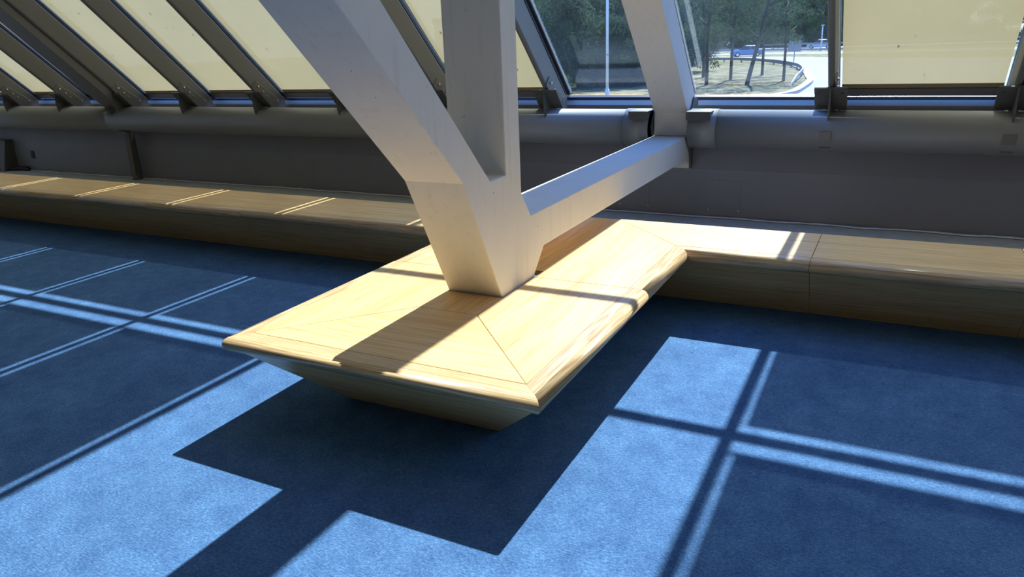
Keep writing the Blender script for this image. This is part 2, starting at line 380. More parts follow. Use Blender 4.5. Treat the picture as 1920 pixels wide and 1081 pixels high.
# nosing: front, right (two lengths), left
def nose3(seam_a, seam_b, outa, outb):
    """nosing between two mitre points; seam_a, seam_b = seam corner xy; outa/outb = outward vector at each end"""
    pr = [(0.0015, ZT - 0.0008)]
    for a in range(90, -91, -15):
        t = math.radians(a); pr.append((0.068 + 0.038 * math.cos(t), ZT - 0.039 + 0.038 * math.sin(t)))
    pr.append((0.0, ZT - 0.077))
    A = [(seam_a[0] + outa[0] * d, seam_a[1] + outa[1] * d, z) for d, z in pr]
    B = [(seam_b[0] + outb[0] * d, seam_b[1] + outb[1] * d, z) for d, z in pr]
    return sweep(None, A, B)
for a, b, oa, ob, m in (((SX0, SY0), (SX1, SY0), (-1, -1), (1, -1), O_X),
                        ((SX1, SY0 + G), (SX1, 3.585 - G), (1, -1), (1, 0), O_Y),
                        ((SX1, 3.585 + G), (SX1, SYB), (1, 0), (1, -1), O_Y),
                        ((SX0, SY0 + G), (SX0, 3.585 - G), (-1, -1), (-1, 0), O_Y),
                        ((SX0, 3.585 + G), (SX0, SYB), (-1, 0), (-1, -1), O_Y)):
    o = nose3(a, b, oa, ob); o = at(obj('nosing', o, m, plat, smooth=False), plat)
    for p in o.data.polygons: p.use_smooth = len(p.vertices) == 4 and abs(p.normal.z) < 0.998
# undercut base panels
ZB = ZT - 0.076
FX0, FX1, FY = SX0 - 0.064, SX1 + 0.064, SY0 - 0.064
BX0, BX1, BY = -2.34, -1.485, 2.625
def quad_slab(p, th, name, m, root):
    a, b, c, d = [Vector(q) for q in p]; n = (b - a).cross(d - a).normalized() * -th
    return at(obj(name, bm_prism(p, n), m, root, bevel=0.001, seg=1), root)
quad_slab([(FX0, FY, ZB), (BX0, BY, 0.0), (BX1, BY, 0.0), (FX1, FY, ZB)], 0.02, 'base_panel', W_X2, plat)
quad_slab([(FX1, FY, ZB), (BX1, BY, 0.0), (BX1, 4.70, 0.0), (FX1, 4.426, ZB)], 0.02, 'base_panel', W_Y2, plat)
quad_slab([(FX0, 4.426, ZB), (BX0, 4.70, 0.0), (BX0, BY, 0.0), (FX0, FY, ZB)], 0.02, 'base_panel', W_Y2, plat)

def wall_bench(name, label, joints, sgn):
    root = thing(name, label, 'bench', ((joints[0] + joints[-1]) / 2, 4.75, 0))
    for i, (a, b) in enumerate(zip(joints, joints[1:])):
        lo, hi = min(a, b), max(a, b)
        if i == 0 and sgn > 0: poly = [(SX1, SYB), (hi, SYB), (hi, YBK), (IX1, 5.05), (IX1, YBK)][:3] + [(IX1 - 0.01, YBK)]
        elif i == 0: poly = [(lo, SYB), (SX0, SYB), (IX0 + 0.01, YBK), (lo, YBK)]
        else: poly = [(lo, SYB), (hi, SYB), (hi, YBK), (lo, YBK)]
        panel('top_panel', poly, W_X, root)
        if i == 0 and sgn > 0: o = nose3((SX1, SYB), (hi - G, SYB), (1, -1), (0, -1))
        elif i == 0: o = nose3((SX0, SYB), (lo + G, SYB), (-1, -1), (0, -1))
        else: o = nose3((lo + G, SYB), (hi - G, SYB), (0, -1), (0, -1))
        o = at(obj('nosing', o, O_X, root), root)
        for p in o.data.polygons: p.use_smooth = len(p.vertices) == 4 and abs(p.normal.z) < 0.998
        fl, fh = lo, hi
        if i == 0 and sgn > 0: fl = BX1 + 0.02
        if i == 0 and sgn < 0: fh = BX0 - 0.02
        quad_slab([(fl + G, SYB - 0.064, ZB), (fl + G, 4.70, 0.0), (fh - G, 4.70, 0.0), (fh - G, SYB - 0.064, ZB)], 0.02, 'face_panel', W_X2, root)
    lo, hi = min(joints), max(joints)
    at(obj('back_panel', bm_box(lo, hi, YBK - 0.022, YBK - 0.002, 0, ZT - 0.032), W_X2, root), root)
    return root
wall_bench('wall_bench', 'long oak wall bench running right from the platform bench', [-1.15, -0.381, 0.71, 1.80, 2.89, 3.98, 5.07], 1)
wall_bench('wall_bench', 'long oak wall bench running left from the platform bench', [-2.68, -4.9, -7.1, -9.3, -11.5, -13.7], -1)

# ------------------------------------------------------------------ white concrete frame
CX0, CX1 = -2.09, -1.76
cf = thing('concrete_frame', 'white painted concrete frame with forked column, beam and strut', 'column', (-1.925, 3.4, 0))
body = [(3.33, 0.0), (3.212, 0.43), (2.893, 1.080), (-0.20, 4.17), (0.01, 4.38), (3.144, 1.05), (3.312, 1.05), (3.338, 4.65), (3.492, 4.60),
        (3.480, 0.925), (3.584, 0.783), (7.04, 0.783), (7.04, 0.51), (6.90, 0.568), (3.745, 0.568), (3.612, 0.435), (3.50, 0.0)]
def rough_prism(poly, x0, x1):
    bm = yz_prism(poly, x0, x1)
    return bm
cb = at(obj('column_body', rough_prism(body, CX0, CX1), CONC, cf, bevel=0.006), cf)
strut = [(6.945, 0.786), (6.945, 0.992), (2.2, 5.74), (2.38, 5.92), (7.185, 1.135), (7.185, 0.786)]
at(obj('inclined_strut', rough_prism(strut, CX0 + 0.008, CX1 - 0.002), CONC, cf, bevel=0.006), cf)
stub = [(6.80, 0.562), (7.10, 0.46), (7.18, 0.46), (7.18, 0.782), (7.045, 0.782), (7.045, 0.562)]
at(obj('end_block', rough_prism([(7.045, 0.47), (7.045, 0.782), (7.185, 0.782), (7.185, 0.47)], CX0 + 0.004, CX1 - 0.004), CONC, cf, bevel=0.004), cf)

# ------------------------------------------------------------------ round edge tube, posts, node steel
TC = Vector((0, 7.0, 0.852)); TR = 0.172
def tube_seg(x0, x1, r, seg=64): return bm_cyl((x0, TC.y, TC.z), (x1, TC.y, TC.z), r, seg=seg)
def shade(o):
    for p in o.data.polygons: p.use_smooth = len(p.vertices) == 4
    return o
def edge_tube(label, x0, x1, sleeves, pads):
    root = thing('edge_tube', label, 'steel tube', ((x0 + x1) / 2, TC.y, TC.z))
    shade(at(obj('tube_body', tube_seg(x0, x1, TR), TUBEM, root), root))
    for a, b in sleeves:
        shade(at(obj('sleeve', tube_seg(a, b, TR + 0.007), TUBEM, root), root))
    for px_ in pads:
        for (a0, a1) in ((-22, 4), (-50, -46)):
            bm = bmesh.new(); vs = []
            for i in range(7):
                a = math.radians(a0 + (a1 - a0) * i / 6)
                vs.append([(x, TC.y - (TR + d) * math.cos(a), TC.z + (TR + d) * math.sin(a)) for x in (px_ - 0.045, px_ + 0.045) for d in (-0.002, 0.007)])
            vv = [[bm.verts.new(p) for p in row] for row in vs]
            for r0, r1 in zip(vv, vv[1:]):
                for i, j in ((0, 1), (1, 3), (3, 2), (2, 0)): bm.faces.new((r0[i], r0[j], r1[j], r1[i]))
            bm.faces.new([vv[0][i] for i in (0, 1, 3, 2)]); bm.faces.new([vv[-1][i] for i in (0, 2, 3, 1)])
            at(obj('weld_pad', bm, STEEL, root), root)
    return root
edge_tube('thick grey steel tube running right from the white beam end', -1.74, 5.6, [(-1.74, -1.485)], [-0.565, RX(-1) - 0.01])
edge_tube('thick grey steel tube running left from the white beam end', -9.99, -2.11, [(-2.36, -2.11)], [])
edge_tube('thick grey steel tube at far left beyond the post', -16.9, -9.995, [], [])

# cheek plates and seat angles around the beam end
def node_steel(xa, xb, label):
    root = thing('node_bracket', label, 'bracket', ((xa + xb) / 2, 7.0, 0.85))
    pl = [(7.25, 1.10), (7.10, 1.13), (6.89, 0.875), (6.945, 0.775), (6.91, 0.73), (7.0, 0.625), (7.06, 0.47), (7.14, 0.455), (7.25, 0.60)]
    for x0, x1 in ((xa - 0.014, xa - 0.001), (xb + 0.001, xb + 0.014)):
        at(obj('cheek_plate', yz_prism(pl, x0, x1), STEEL_D, root, bevel=0.002), root)
    for x0, x1 in ((xa - 0.20, xa - 0.014), (xb + 0.014, xb + 0.235)):
        s = at(obj('seat_angle', bm_box(x0, x1, 6.80, 6.83, 0.945, 1.012, bm_box(x0, x1, 6.80, 7.0, 1.012, 1.024)), STEEL_D, root, bevel=0.002), root)
        for bx in (x0 + 0.05, x1 - 0.05):
            o = obj('bolt', bm_cyl((bx, 6.80, 0.978), (bx, 6.792, 0.978), 0.010, seg=6), STEEL_D, s)
    return root
node_steel(CX0, CX1, 'dark steel cheek plates clasping the white beam end at the tube')
# far left: steel strut and post
LX0, LX1 = -10.07, -9.735
ls = thing('steel_strut', 'dark grey square steel strut rising from the tube at far left', 'strut', ((LX0 + LX1) / 2, 6.95, 0.9))
at(obj('strut_body', rough_prism([(6.93, 0.90), (6.93, 1.007), (2.2, 5.74), (2.38, 5.92), (7.185, 1.135), (7.185, 0.90)], LX0, LX1), STEEL, ls, bevel=0.004), ls)
at(obj('end_plate', yz_prism([(6.80, 0.93), (6.80, 0.95), (6.96, 1.03), (6.96, 0.93)], LX0 + 0.1, LX1 - 0.1), STEEL, ls), ls)
ps = thing('tube_post', 'black post propping the round tube at far left', 'post', (-9.75, 6.98, 0))
at(obj('post_plate', yz_prism([(6.93, 0.06), (6.95, 0.69), (7.03, 0.69), (7.05, 0.06)], -9.80, -9.70), STEEL_D, ps, bevel=0.003), ps)
at(obj('post_fin', bm_prism([(-9.80, 6.96, 0.69), (-9.58, 6.96, 0.69), (-9.70, 6.96, 0.50)], (0, 0.02, 0)), STEEL_D, ps), ps)
shade(at(obj('foot', bm_cyl((-9.75, 6.99, 0.0), (-9.75, 6.99, 0.075), 0.075, 0.06, seg=20), STEEL_D, ps, bevel=0.012), ps))
at(obj('cap_plate', bm_box(-9.84, -9.66, 6.88, 7.10, 0.672, 0.69), STEEL, ps), ps)

# ------------------------------------------------------------------ rafters
W2 = 0.0275
names_k = {-1: 'grey steel rafter at the right edge, right of the rightmost cream blind',
           0: 'grey steel rafter between the clear pane with the road view and the right cream blind',
           1: 'grey steel rafter hidden behind the white inclined concrete strut',
           2: 'grey steel rafter just right of the white vertical column',
           3: 'grey steel rafter seen between the white leaning arm and the vertical column',
           4: 'grey steel rafter mostly hidden behind the white leaning arm',
           5: 'grey steel rafter nearest the left side of the white leaning arm',
           6: 'grey steel rafter second to the left of the white leaning arm',
           7: 'grey steel rafter directly right of the square steel strut',
           8: 'grey steel rafter directly left of the square steel strut',
           9: 'short visible grey steel rafter foot in the left corner'}
def make_rafter(k):
    x = RX(k); root = thing('roof_rafter', names_k.get(k, 'grey steel rafter beyond the edge of the view'), 'rafter', (x, 7.3, 1.0),
                            'rafters under the sloping glass')
    t0 = -0.26 if k != 1 else 0.0; t1 = 0.0 if k != 1 else 0.012
    wl = W2 if k != 1 else W2 + 0.03
    at(obj('rafter_box', roof_box(x - wl, x + wl, 0.06 if k != 1 else 0.3, TOP_S, t0, t1), STEEL, root, bevel=0.024, seg=6), root)
    at(obj('mullion_bar', roof_box(x - 0.025, x + 0.025, 0.0, TOP_S, t1, 0.062), GASKET, root), root)
    at(obj('glazing_cap', roof_box(x - 0.026, x + 0.026, 0.0, TOP_S, 0.078, 0.11), STEEL_D, root), root)
    if k == 1: return root
    # foot below the rafter down to the tube
    at(obj('rafter_foot', yz_prism([(7.045, 1.0), (7.16, 1.15), (7.36, 1.13), (7.36, 1.0)], x - W2 + 0.002, x + W2 - 0.002), STEEL, root, bevel=0.003), root)
    sp = at(obj('seat_plate', yz_prism([(6.842, 1.216), (7.012, 1.028), (7.024, 1.038), (6.854, 1.226)], x - 0.128, x + 0.128), STEEL_D, root, bevel=0.0015), root)
    for bx in (-0.09, 0.09):
        for by, bz in ((6.878, 1.172), (6.975, 1.065)):
            o = obj('bolt', bm_cyl((x + bx, by, bz), (x + bx, by - 0.006, bz - 0.006), 0.008, seg=6), STEEL_D, sp)
    at(obj('gusset_fin', yz_prism([(6.842, 1.210), (6.99, 1.045), (6.99, 0.99), (6.862, 0.94), (6.835, 1.05)], x - 0.007, x + 0.007), STEEL_D, root, bevel=0.002), root)
    cl = at(obj('cleat_plate', yz_prism([(6.905, 1.345), (6.825, 1.268), (7.045, 1.045), (7.075, 0.99), (7.20, 0.99), (7.245, 1.09)], x + W2 + 0.001, x + W2 + 0.013), STEEL_M, root, bevel=0.0015), root)
    for by, bz in ((6.915, 1.283), (6.985, 1.215), (7.045, 1.155), (7.205, 1.085)):
        o = obj('bolt', bm_cyl((x + W2 + 0.013, by, bz), (x + W2 + 0.030, by, bz), 0.012, seg=10), BOLT, cl)
    return root
for k in range(-3, 12): make_rafter(k)

# ------------------------------------------------------------------ purlins, panes, blinds
SP = [0.0, 2.49, 4.98, 7.3]
for i, s in enumerate(SP[1:3]):
    tag(obj('purlin', roof_box(XL, XR_, s - 0.034, s + 0.034, 0.004, 0.06), STEEL_D), ('lower', 'upper')[i] + ' dark cross bar of the sloping glazing, above the view', 'purlin')
open_bays = {0, 1}     # bay k lies between rafter k and rafter k + 1
wn = 0
for k in range(-3, 11):
    xa, xb = RX(k + 1), RX(k); wn += 1
    wroot = bpy.data.objects.new('window_%d' % wn, None); COL.objects.link(wroot); wroot.location = ((xa + xb) / 2, 7.47, 1.1)
    tag(wroot, kind='structure')
    for i in range(3):
        g = at(obj('pane', roof_box(xa + 0.004, xb - 0.004, SP[i] + 0.01, SP[i + 1] - 0.004, 0.066, 0.072), GLASS, wroot), wroot)
    if k in open_bays:
        for x0, x1 in ((xa + 0.026, xa + 0.034), (xa + 0.040, xa + 0.045), (xb - 0.034, xb - 0.026)):
            at(obj('gasket', roof_box(x0, x1, 0.03, TOP_S, 0.04, 0.064), GASKET, wroot), wroot)
        at(obj('edge_strip', roof_box(xa + 0.046, xa + 0.056, 0.05, SP[1] - 0.04, 0.05, 0.060), WHITEP, wroot), wroot)
blab = {-1: 'wide cream roller blind at the right of the frame, right of the road view',
        2: 'cream roller blind behind the vertical concrete column, left of the clear panes',
        3: 'cream roller blind between the leaning arm and the column',
        4: 'cream roller blind left of and partly behind the leaning arm, with dark specks',
        5: 'cream roller blind two bays left of the leaning arm',
        6: 'cream roller blind immediately right of the square steel strut',
        7: 'narrow cream sliver of blind beside the square steel strut',
        8: 'cream roller blind in the far left corner of the frame'}
for k in range(-3, 11):
    xa, xb = RX(k + 1), RX(k)
    for i in range(3):
        if k in open_bays and i < 2: continue
        s0 = (0.118 if i == 0 else SP[i] + 0.034 + 0.085); s1 = SP[i + 1] - 0.034 - 0.045
        if i == 0: lab = blab.get(k, 'cream roller blind beyond the edge of the view')
        else: lab = 'cream roller blind higher up the slope, above the view'
        root = thing('roller_blind', lab, 'blind', tuple(rp((xa + xb) / 2, s0, 0.03)), 'cream blinds on the sloping glazing')
        m = 0.052
        bm = bmesh.new(); n = 10                                  # fabric with a faint sag
        g = [[bm.verts.new(rp(xa + m + (xb - xa - 2 * m) * u / 6, s0 + (s1 - s0) * v / n, 0.030 - 0.004 * math.sin(math.pi * u / 6) * math.sin(math.pi * v / n))) for u in range(7)] for v in range(n + 1)]
        for a, b in zip(g, g[1:]):
            for u in range(6): bm.faces.new((a[u], a[u + 1], b[u + 1], b[u]))
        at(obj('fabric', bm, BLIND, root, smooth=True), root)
        at(obj('hem_pocket', roof_box(xa + m, xb - m, s0, s0 + 0.055, 0.024, 0.0255), HEM, root), root)
        at(obj('bottom_bar', roof_box(xa + 0.028, xb - 0.028, s0 - (0.095 if i == 0 else 0.022), s0 + 0.003, 0.016, 0.036), STEEL_D, root, bevel=0.003), root)
        at(obj('guide_wire', bm_cyl(rp(xa + m - 0.018, s0, 0.03), rp(xa + m - 0.018, s1, 0.03), 0.0025, seg=6), BOLT, root), root)

# ------------------------------------------------------------------ outside
GZ = -2.0
def ground_poly(name, pts, z, m, label, kind='structure'):
    bm = bmesh.new(); bm.faces.new([bm.verts.new((x, y, z)) for x, y in pts]); 
    return tag(obj(name, bm, m), label, kind=kind)
ASPH = simple('pale_asphalt', (0.30, 0.30, 0.31), 0.9, 0, 0.08, 0.4)
def grass_mat():
    m, nt = new_mat('dry_grass'); b = principled(nt, 0.95, 0, 0.1)
    n = tex(nt, 0.9, detail=8, rough=0.75); r = ramp(nt, [(0.40, (0.07, 0.08, 0.035)), (0.52, (0.24, 0.20, 0.11)), (0.7, (0.34, 0.28, 0.17))]); L(nt, n.outputs['Fac'], r.inputs[0])
    L(nt, r.outputs[0], b.inputs['Base Color']); return m
GRASS = grass_mat()
KERB = simple('pale_kerb_stone', (0.42, 0.41, 0.38), 0.85)
RAIL = simple('galvanised_rail', (0.26, 0.27, 0.30), 0.6)
TRUNK = simple('pine_bark', (0.075, 0.058, 0.045), 0.9, 0, 0.3, 12, 0.4, 30)
tag(obj('floor_ground', bm_box(-260, 140, 9.0, 420, GZ - 0.5, GZ), GRASS), 'dry grass verge outside', kind='structure')
tag(obj('wall_outer', bm_box(XL, XR_, 7.5, 7.6, GZ - 0.5, 1.0), ROOMW), 'outer face below the sloping windows', kind='structure')
# road surface beyond the island, and the slip road to its right
ground_poly('floor_road', [(-4.5, 38), (12, 40), (16, 92), (-2, 99), (-16, 113), (-60, 140), (-64, 134), (-24.5, 107), (-23.4, 96), (-20, 86), (-9, 60)], GZ + 0.02, ASPH, 'pale slip road curving round the island')
ground_poly('floor_road', [(30, 115), (-9, 120), (-60, 142), (-62, 149), (-11, 131), (30, 126)], GZ + 0.02, ASPH, 'pale main road')
ground_poly('floor_road', [(40, 150), (-12.2, 150), (-70, 170), (-74, 184), (-14.6, 164), (40, 164)], GZ + 0.02, ASPH, 'far carriageway')
# the island with its kerb
isl = [(-7.0, 44), (-6.0, 47.2), (-5.9, 51.3), (-6.1, 57.8), (-6.7, 62.1), (-7.8, 69.5), (-10.0, 80.3), (-12.9, 89.6), (-18.4, 101.1), (-22.6, 105.1), (-30, 100), (-34, 80), (-30, 44)]
tag(obj('floor_island', xy_prism(isl, GZ, GZ + 0.10), GRASS), 'dry grassy island inside the road bend', kind='structure')
kr = thing('kerb', 'pale stone kerb curving round the grassy island', 'kerb', (-7, 60, GZ))
bm = bmesh.new(); kp = isl[:10]; prev = None
def smooth_path(pts, n=6):
    out = []
    for i in range(len(pts) - 1):
        p0 = pts[max(i - 1, 0)]; p1 = pts[i]; p2 = pts[i + 1]; p3 = pts[min(i + 2, len(pts) - 1)]
        for j in range(n):
            t = j / n
            out.append(tuple(0.5 * ((2 * p1[c]) + (-p0[c] + p2[c]) * t + (2 * p0[c] - 5 * p1[c] + 4 * p2[c] - p3[c]) * t * t + (-p0[c] + 3 * p1[c] - 3 * p2[c] + p3[c]) * t ** 3) for c in range(len(p1))))
    out.append(tuple(pts[-1])); return out
def ribbon(pts, w, z0, z1, m, name, root, piece=None):
    """kerb or rail as boxes along a path; returns pieces"""
    res = []
    for a, b in zip(pts, pts[1:]):
        A = Vector((a[0], a[1], 0)); B = Vector((b[0], b[1], 0)); d = (B - A).normalized(); n = Vector((-d.y, d.x, 0)) * w / 2
        za = a[2] if len(a) > 2 else 0; zb = b[2] if len(b) > 2 else 0
        A2 = A + d * 0.01; B2 = B - d * 0.01
        bm = bmesh.new()
        vs = [A2 - n + Vector((0, 0, z0 + za)), B2 - n + Vector((0, 0, z0 + zb)), B2 + n + Vector((0, 0, z0 + zb)), A2 + n + Vector((0, 0, z0 + za)),
              A2 - n + Vector((0, 0, z1 + za)), B2 - n + Vector((0, 0, z1 + zb)), B2 + n + Vector((0, 0, z1 + zb)), A2 + n + Vector((0, 0, z1 + za))]
        v = [bm.verts.new(p) for p in vs]
        for f in ((0, 3, 2, 1), (4, 5, 6, 7), (0, 1, 5, 4), (1, 2, 6, 5), (2, 3, 7, 6), (3, 0, 4, 7)): bm.faces.new([v[i] for i in f])
        res.append(at(obj(name, bm, m, root), root))
    return res
ribbon(smooth_path(kp, 3), 0.45, GZ, GZ + 0.22, KERB, 'kerb_stone', kr)
def guard_rail(label, pts, h, step, post_h):
    root = thing('guard_rail', label, 'guardrail', (pts[0][0], pts[0][1], GZ))
    sp_ = smooth_path(pts, 4)
    bm = bmesh.new(); prof = [(0.00, 0.0), (0.05, 0.06), (0.0, 0.12), (0.0, 0.18), (0.05, 0.24), (0.0, 0.30)]
    prev = None
    for i, p in enumerate(sp_):
        a = sp_[max(i - 1, 0)]; b = sp_[min(i + 1, len(sp_) - 1)]
        d = Vector((b[0] - a[0], b[1] - a[1], 0)).normalized(); n = Vector((d.y, -d.x, 0))
        row = []
        for off, z in prof: row.append(bm.verts.new(Vector((p[0], p[1], GZ + p[2] + h - 0.30 + z)) + n * off))
        for off, z in prof[::-1]: row.append(bm.verts.new(Vector((p[0], p[1], GZ + p[2] + h - 0.30 + z)) - n * (0.05 - off * 0.5)))
        if prev:
            for j in range(len(row)): bm.faces.new((prev[j], prev[(j + 1) % len(row)], row[(j + 1) % len(row)], row[j]))
        prev = row
    at(obj('rail_beam', bm, RAIL, root), root)
    acc = 0; last = sp_[0]
    for p in sp_[1:]:
        seg = math.dist(p[:2], last[:2]); acc += seg
        if acc >= step:
            acc = 0
            if p[2] > -0.05:
                at(obj('rail_post', bm_box(p[0] - 0.07, p[0] + 0.07, p[1] - 0.07, p[1] + 0.07, GZ, GZ + h - 0.04), RAIL, root), root)
        last = p
    return root
guard_rail('curved metal guardrail bending round the grassy island', [(-6.8, 53.2, -0.5), (-7.1, 58.5, -0.1), (-7.5, 65.0, 0), (-8.2, 70.5, 0), (-9.6, 77.1, 0), (-12.1, 84.4, 0), (-15.3, 90.8, 0), (-18.6, 95.1, 0), (-22, 97.5, 0), (-26, 99, 0)], 0.62, 2.5, 0.6)
guard_rail('straight guardrail between the two roads', [(20, 132, 0), (-11.2, 127.5, 0), (-17.7, 131.2, 0), (-60, 152, 0)], 0.65, 5, 0.6)
guard_rail('far guardrail running in front of the parked car', [(40, 146, 0), (-12.2, 146.2, 0), (-20.4, 147.4, 0), (-24, 149, 0)], 1.15, 5, 0.6)

# trees: leaf clusters on a trunk with limbs
def leaf_mat(name, a, b):
    m, nt = new_mat(name); o = N(nt, 'ShaderNodeOutputMaterial')
    n = tex(nt, 0.55, detail=4); c = mix_rgb(nt, n.outputs['Fac'], a, b)
    d = N(nt, 'ShaderNodeBsdfDiffuse'); L(nt, c, d.inputs[0]); t = N(nt, 'ShaderNodeBsdfTranslucent'); L(nt, c, t.inputs[0])
    mx = N(nt, 'ShaderNodeMixShader'); mx.inputs[0].default_value = 0.35; L(nt, d.outputs[0], mx.inputs[1]); L(nt, t.outputs[0], mx.inputs[2]); L(nt, mx.outputs[0], o.inputs[0]); return m
LEAF = leaf_mat('pine_foliage', (0.035, 0.062, 0.045), (0.12, 0.155, 0.085))
LEAF2 = leaf_mat('bright_foliage', (0.06, 0.10, 0.035), (0.24, 0.27, 0.09))
def crown_bm(seed, n_cl, n_leaf, rad, z0, z1, size):
    rnd = random.Random(seed); bm = bmesh.new()
    for c in range(n_cl):
        t = rnd.random(); z = z0 + (z1 - z0) * t
        rr = rad * (0.35 + 0.75 * math.sin(math.pi * min(1, t * 0.8 + 0.22))) * math.sqrt(rnd.random())
        a = rnd.random() * 2 * math.pi; ctr = Vector((rr * math.cos(a), rr * math.sin(a), z)); cr_ = rad * rnd.uniform(0.16, 0.34)
        for i in range(n_leaf):
            d = Vector((rnd.gauss(0, 1), rnd.gauss(0, 1), rnd.gauss(0, 0.6))).normalized() * cr_ * rnd.uniform(0.5, 1)
            p = ctr + d; u = Vector((rnd.gauss(0, 1), rnd.gauss(0, 1), rnd.gauss(0, 1))).normalized(); v = u.orthogonal().normalized()
            v = Matrix.Rotation(rnd.random() * 6.28, 3, u) @ v; s = size * rnd.uniform(0.6, 1.4); w_ = u.cross(v) * s * 0.5
            bm.faces.new([bm.verts.new(q) for q in (p - v * s, p + w_, p + v * s)])
    return bm
def trunk_bm(h, r, lean=(0, 0), limbs=6, seed=1, first=0.35):
    rnd = random.Random(seed); bm = bmesh.new(); pts = []
    for i in range(7):
        t = i / 6; pts.append(Vector((lean[0] * t + math.sin(t * 5 + seed) * 0.05, lean[1] * t, h * t)))
    for i in range(6):
        bm_cyl(pts[i], pts[i + 1], r * (1 - 0.11 * i), r * (1 - 0.11 * (i + 1)), 9, bm, caps=False)
    for j in range(limbs):
        t = first + (0.95 - first) * j / max(1, limbs - 1); p = Vector((lean[0] * t, lean[1] * t, h * t)); a = rnd.random() * 6.28
        q = p + Vector((math.cos(a), math.sin(a), 0.45)) * h * 0.2
        bm_cyl(p, q, r * 0.35, r * 0.12, 6, bm)
    return bm
tree_protos = {}
def tree(label, x, y, kind, s=1.0, rz=0.0, group=None):
    """kind picks a prototype; the copies share mesh data"""
    if kind not in tree_protos:
        if kind == 'island': tb = trunk_bm(7.5, 0.13, (0.25, 0), 7, 3, 0.42); cb_ = crown_bm(11, 46, 95, 2.7, 3.1, 9.2, 0.10); lm = LEAF
        elif kind == 'leaning': tb = trunk_bm(7.5, 0.16, (1.5, 0.2), 7, 5, 0.42); cb_ = crown_bm(15, 44, 95, 2.9, 3.2, 9.0, 0.10); lm = LEAF
        elif kind == 'broad': tb = trunk_bm(10, 0.3, (0, 0), 8, 8, 0.2); cb_ = crown_bm(21, 95, 150, 6.0, 0.5, 13.5, 0.32); lm = LEAF
        elif kind == 'bright': tb = trunk_bm(8, 0.25, (0, 0), 8, 9, 0.2); cb_ = crown_bm(27, 85, 150, 5.2, 0.3, 11.0, 0.30); lm = LEAF2
        else: tb = trunk_bm(1.2, 0.05, (0, 0), 5, 4, 0.3); cb_ = crown_bm(31, 20, 70, 1.2, 0.2, 2.0, 0.07); lm = LEAF2
        t_ = obj('trunk', tb, TRUNK, smooth=True); c_ = obj('crown', cb_, lm)
        t_.name, c_.name = 'trunk', 'crown'; tree_protos[kind] = (t_.data, c_.data)
        bpy.data.objects.remove(t_); bpy.data.objects.remove(c_)
    root = thing('shrub' if kind == 'shrub' else 'tree', label, 'shrub' if kind == 'shrub' else 'tree', (x, y, GZ), group)
    root.scale = (s, s, s); root.rotation_euler = (0, 0, rz)
    for nm, dt in zip(('trunk', 'crown'), tree_protos[kind]):
        o = bpy.data.objects.new(nm, dt); COL.objects.link(o); o.parent = root
    return root
tree('leaning thin pine nearest the window on the grassy island', -9.9, 55.1, 'leaning', 1.0, 0.35)
tree('upright thin pine left of the leaning one on the island', -12.2, 60.7, 'island', 1.0, 0.4)
tree('thin pine standing behind the leaning one on the island', -10.8, 66.5, 'island', 0.95, 2.1)
tree('thin pine by the guardrail bend at the island right side', -8.0, 58.7, 'island', 0.85, 4.0)
tree('stout pine trunk at the left edge of the island view', -12.7, 54.9, 'island', 1.05, 5.1)
tree('pine behind the stout trunk, left edge of the island', -15.2, 64.5, 'island', 1.1, 3.0)
i = 0
rnd = random.Random(5)
for (x, y, kd, s) in ((-31, 178, 'bright', 1.2), (-18, 176, 'bright', 1.35), (-40, 172, 'broad', 1.15), (-27, 188, 'broad', 1.5), (-52, 180, 'broad', 1.5), (-9, 182, 'bright', 1.5), (-13, 196, 'broad', 1.8),
                      (-41, 195, 'bright', 1.7), (-64, 170, 'broad', 1.4), (-34, 140, 'broad', 0.8), (2, 190, 'broad', 1.6), (16, 185, 'bright', 1.5), (-22, 200, 'broad', 1.9), (-80, 190, 'broad', 1.7), (-16, 214, 'broad', 2.2), (-34, 214, 'broad', 2.2), (-52, 210, 'broad', 2.2), (-24, 176, 'bright', 0.8), (-4, 208, 'broad', 2.1)):
    far_lab = 'tree of the distant belt behind the road, seen through the glass'
    tree(far_lab, x, y, kd, s, rnd.random() * 6, 'distant tree belt behind the road')
for (x, y, kd, s) in ((-24, 68, 'broad', 0.62), (-28, 76, 'broad', 0.75), (-33, 82, 'broad', 0.9), (-26, 88, 'broad', 0.8), (-36, 96, 'broad', 0.95), (-19.5, 60, 'broad', 0.5), (-22.5, 52, 'broad', 0.5), (-20.5, 74, 'broad', 0.66), (-24.5, 60, 'broad', 0.6), (-29, 70, 'broad', 0.9), (-19.2, 54, 'broad', 0.36), (-23.5, 47.5, 'broad', 0.33), (-17.5, 57, 'broad', 0.42), (-36, 84, 'broad', 1.3), (-30, 96, 'broad', 1.3), (-27, 60, 'bright', 0.7)):
    tree('dark dense tree behind the white lamp pole', x, y, kd, s, rnd.random() * 6, 'dense trees behind the lamp pole')
for (x, y, s, lab) in ((-22.5, 45.5, 1.0, 'yellow green shrub at the lower left corner of the left clear pane'), (-20.3, 46.5, 0.7, 'small pale green bush between dark trunks, left of the lamp pole'),
                       (-14.0, 52, 0.9, 'low bush at the left end of the grassy island')):
    tree(lab, x, y, 'shrub', s, rnd.random() * 6)
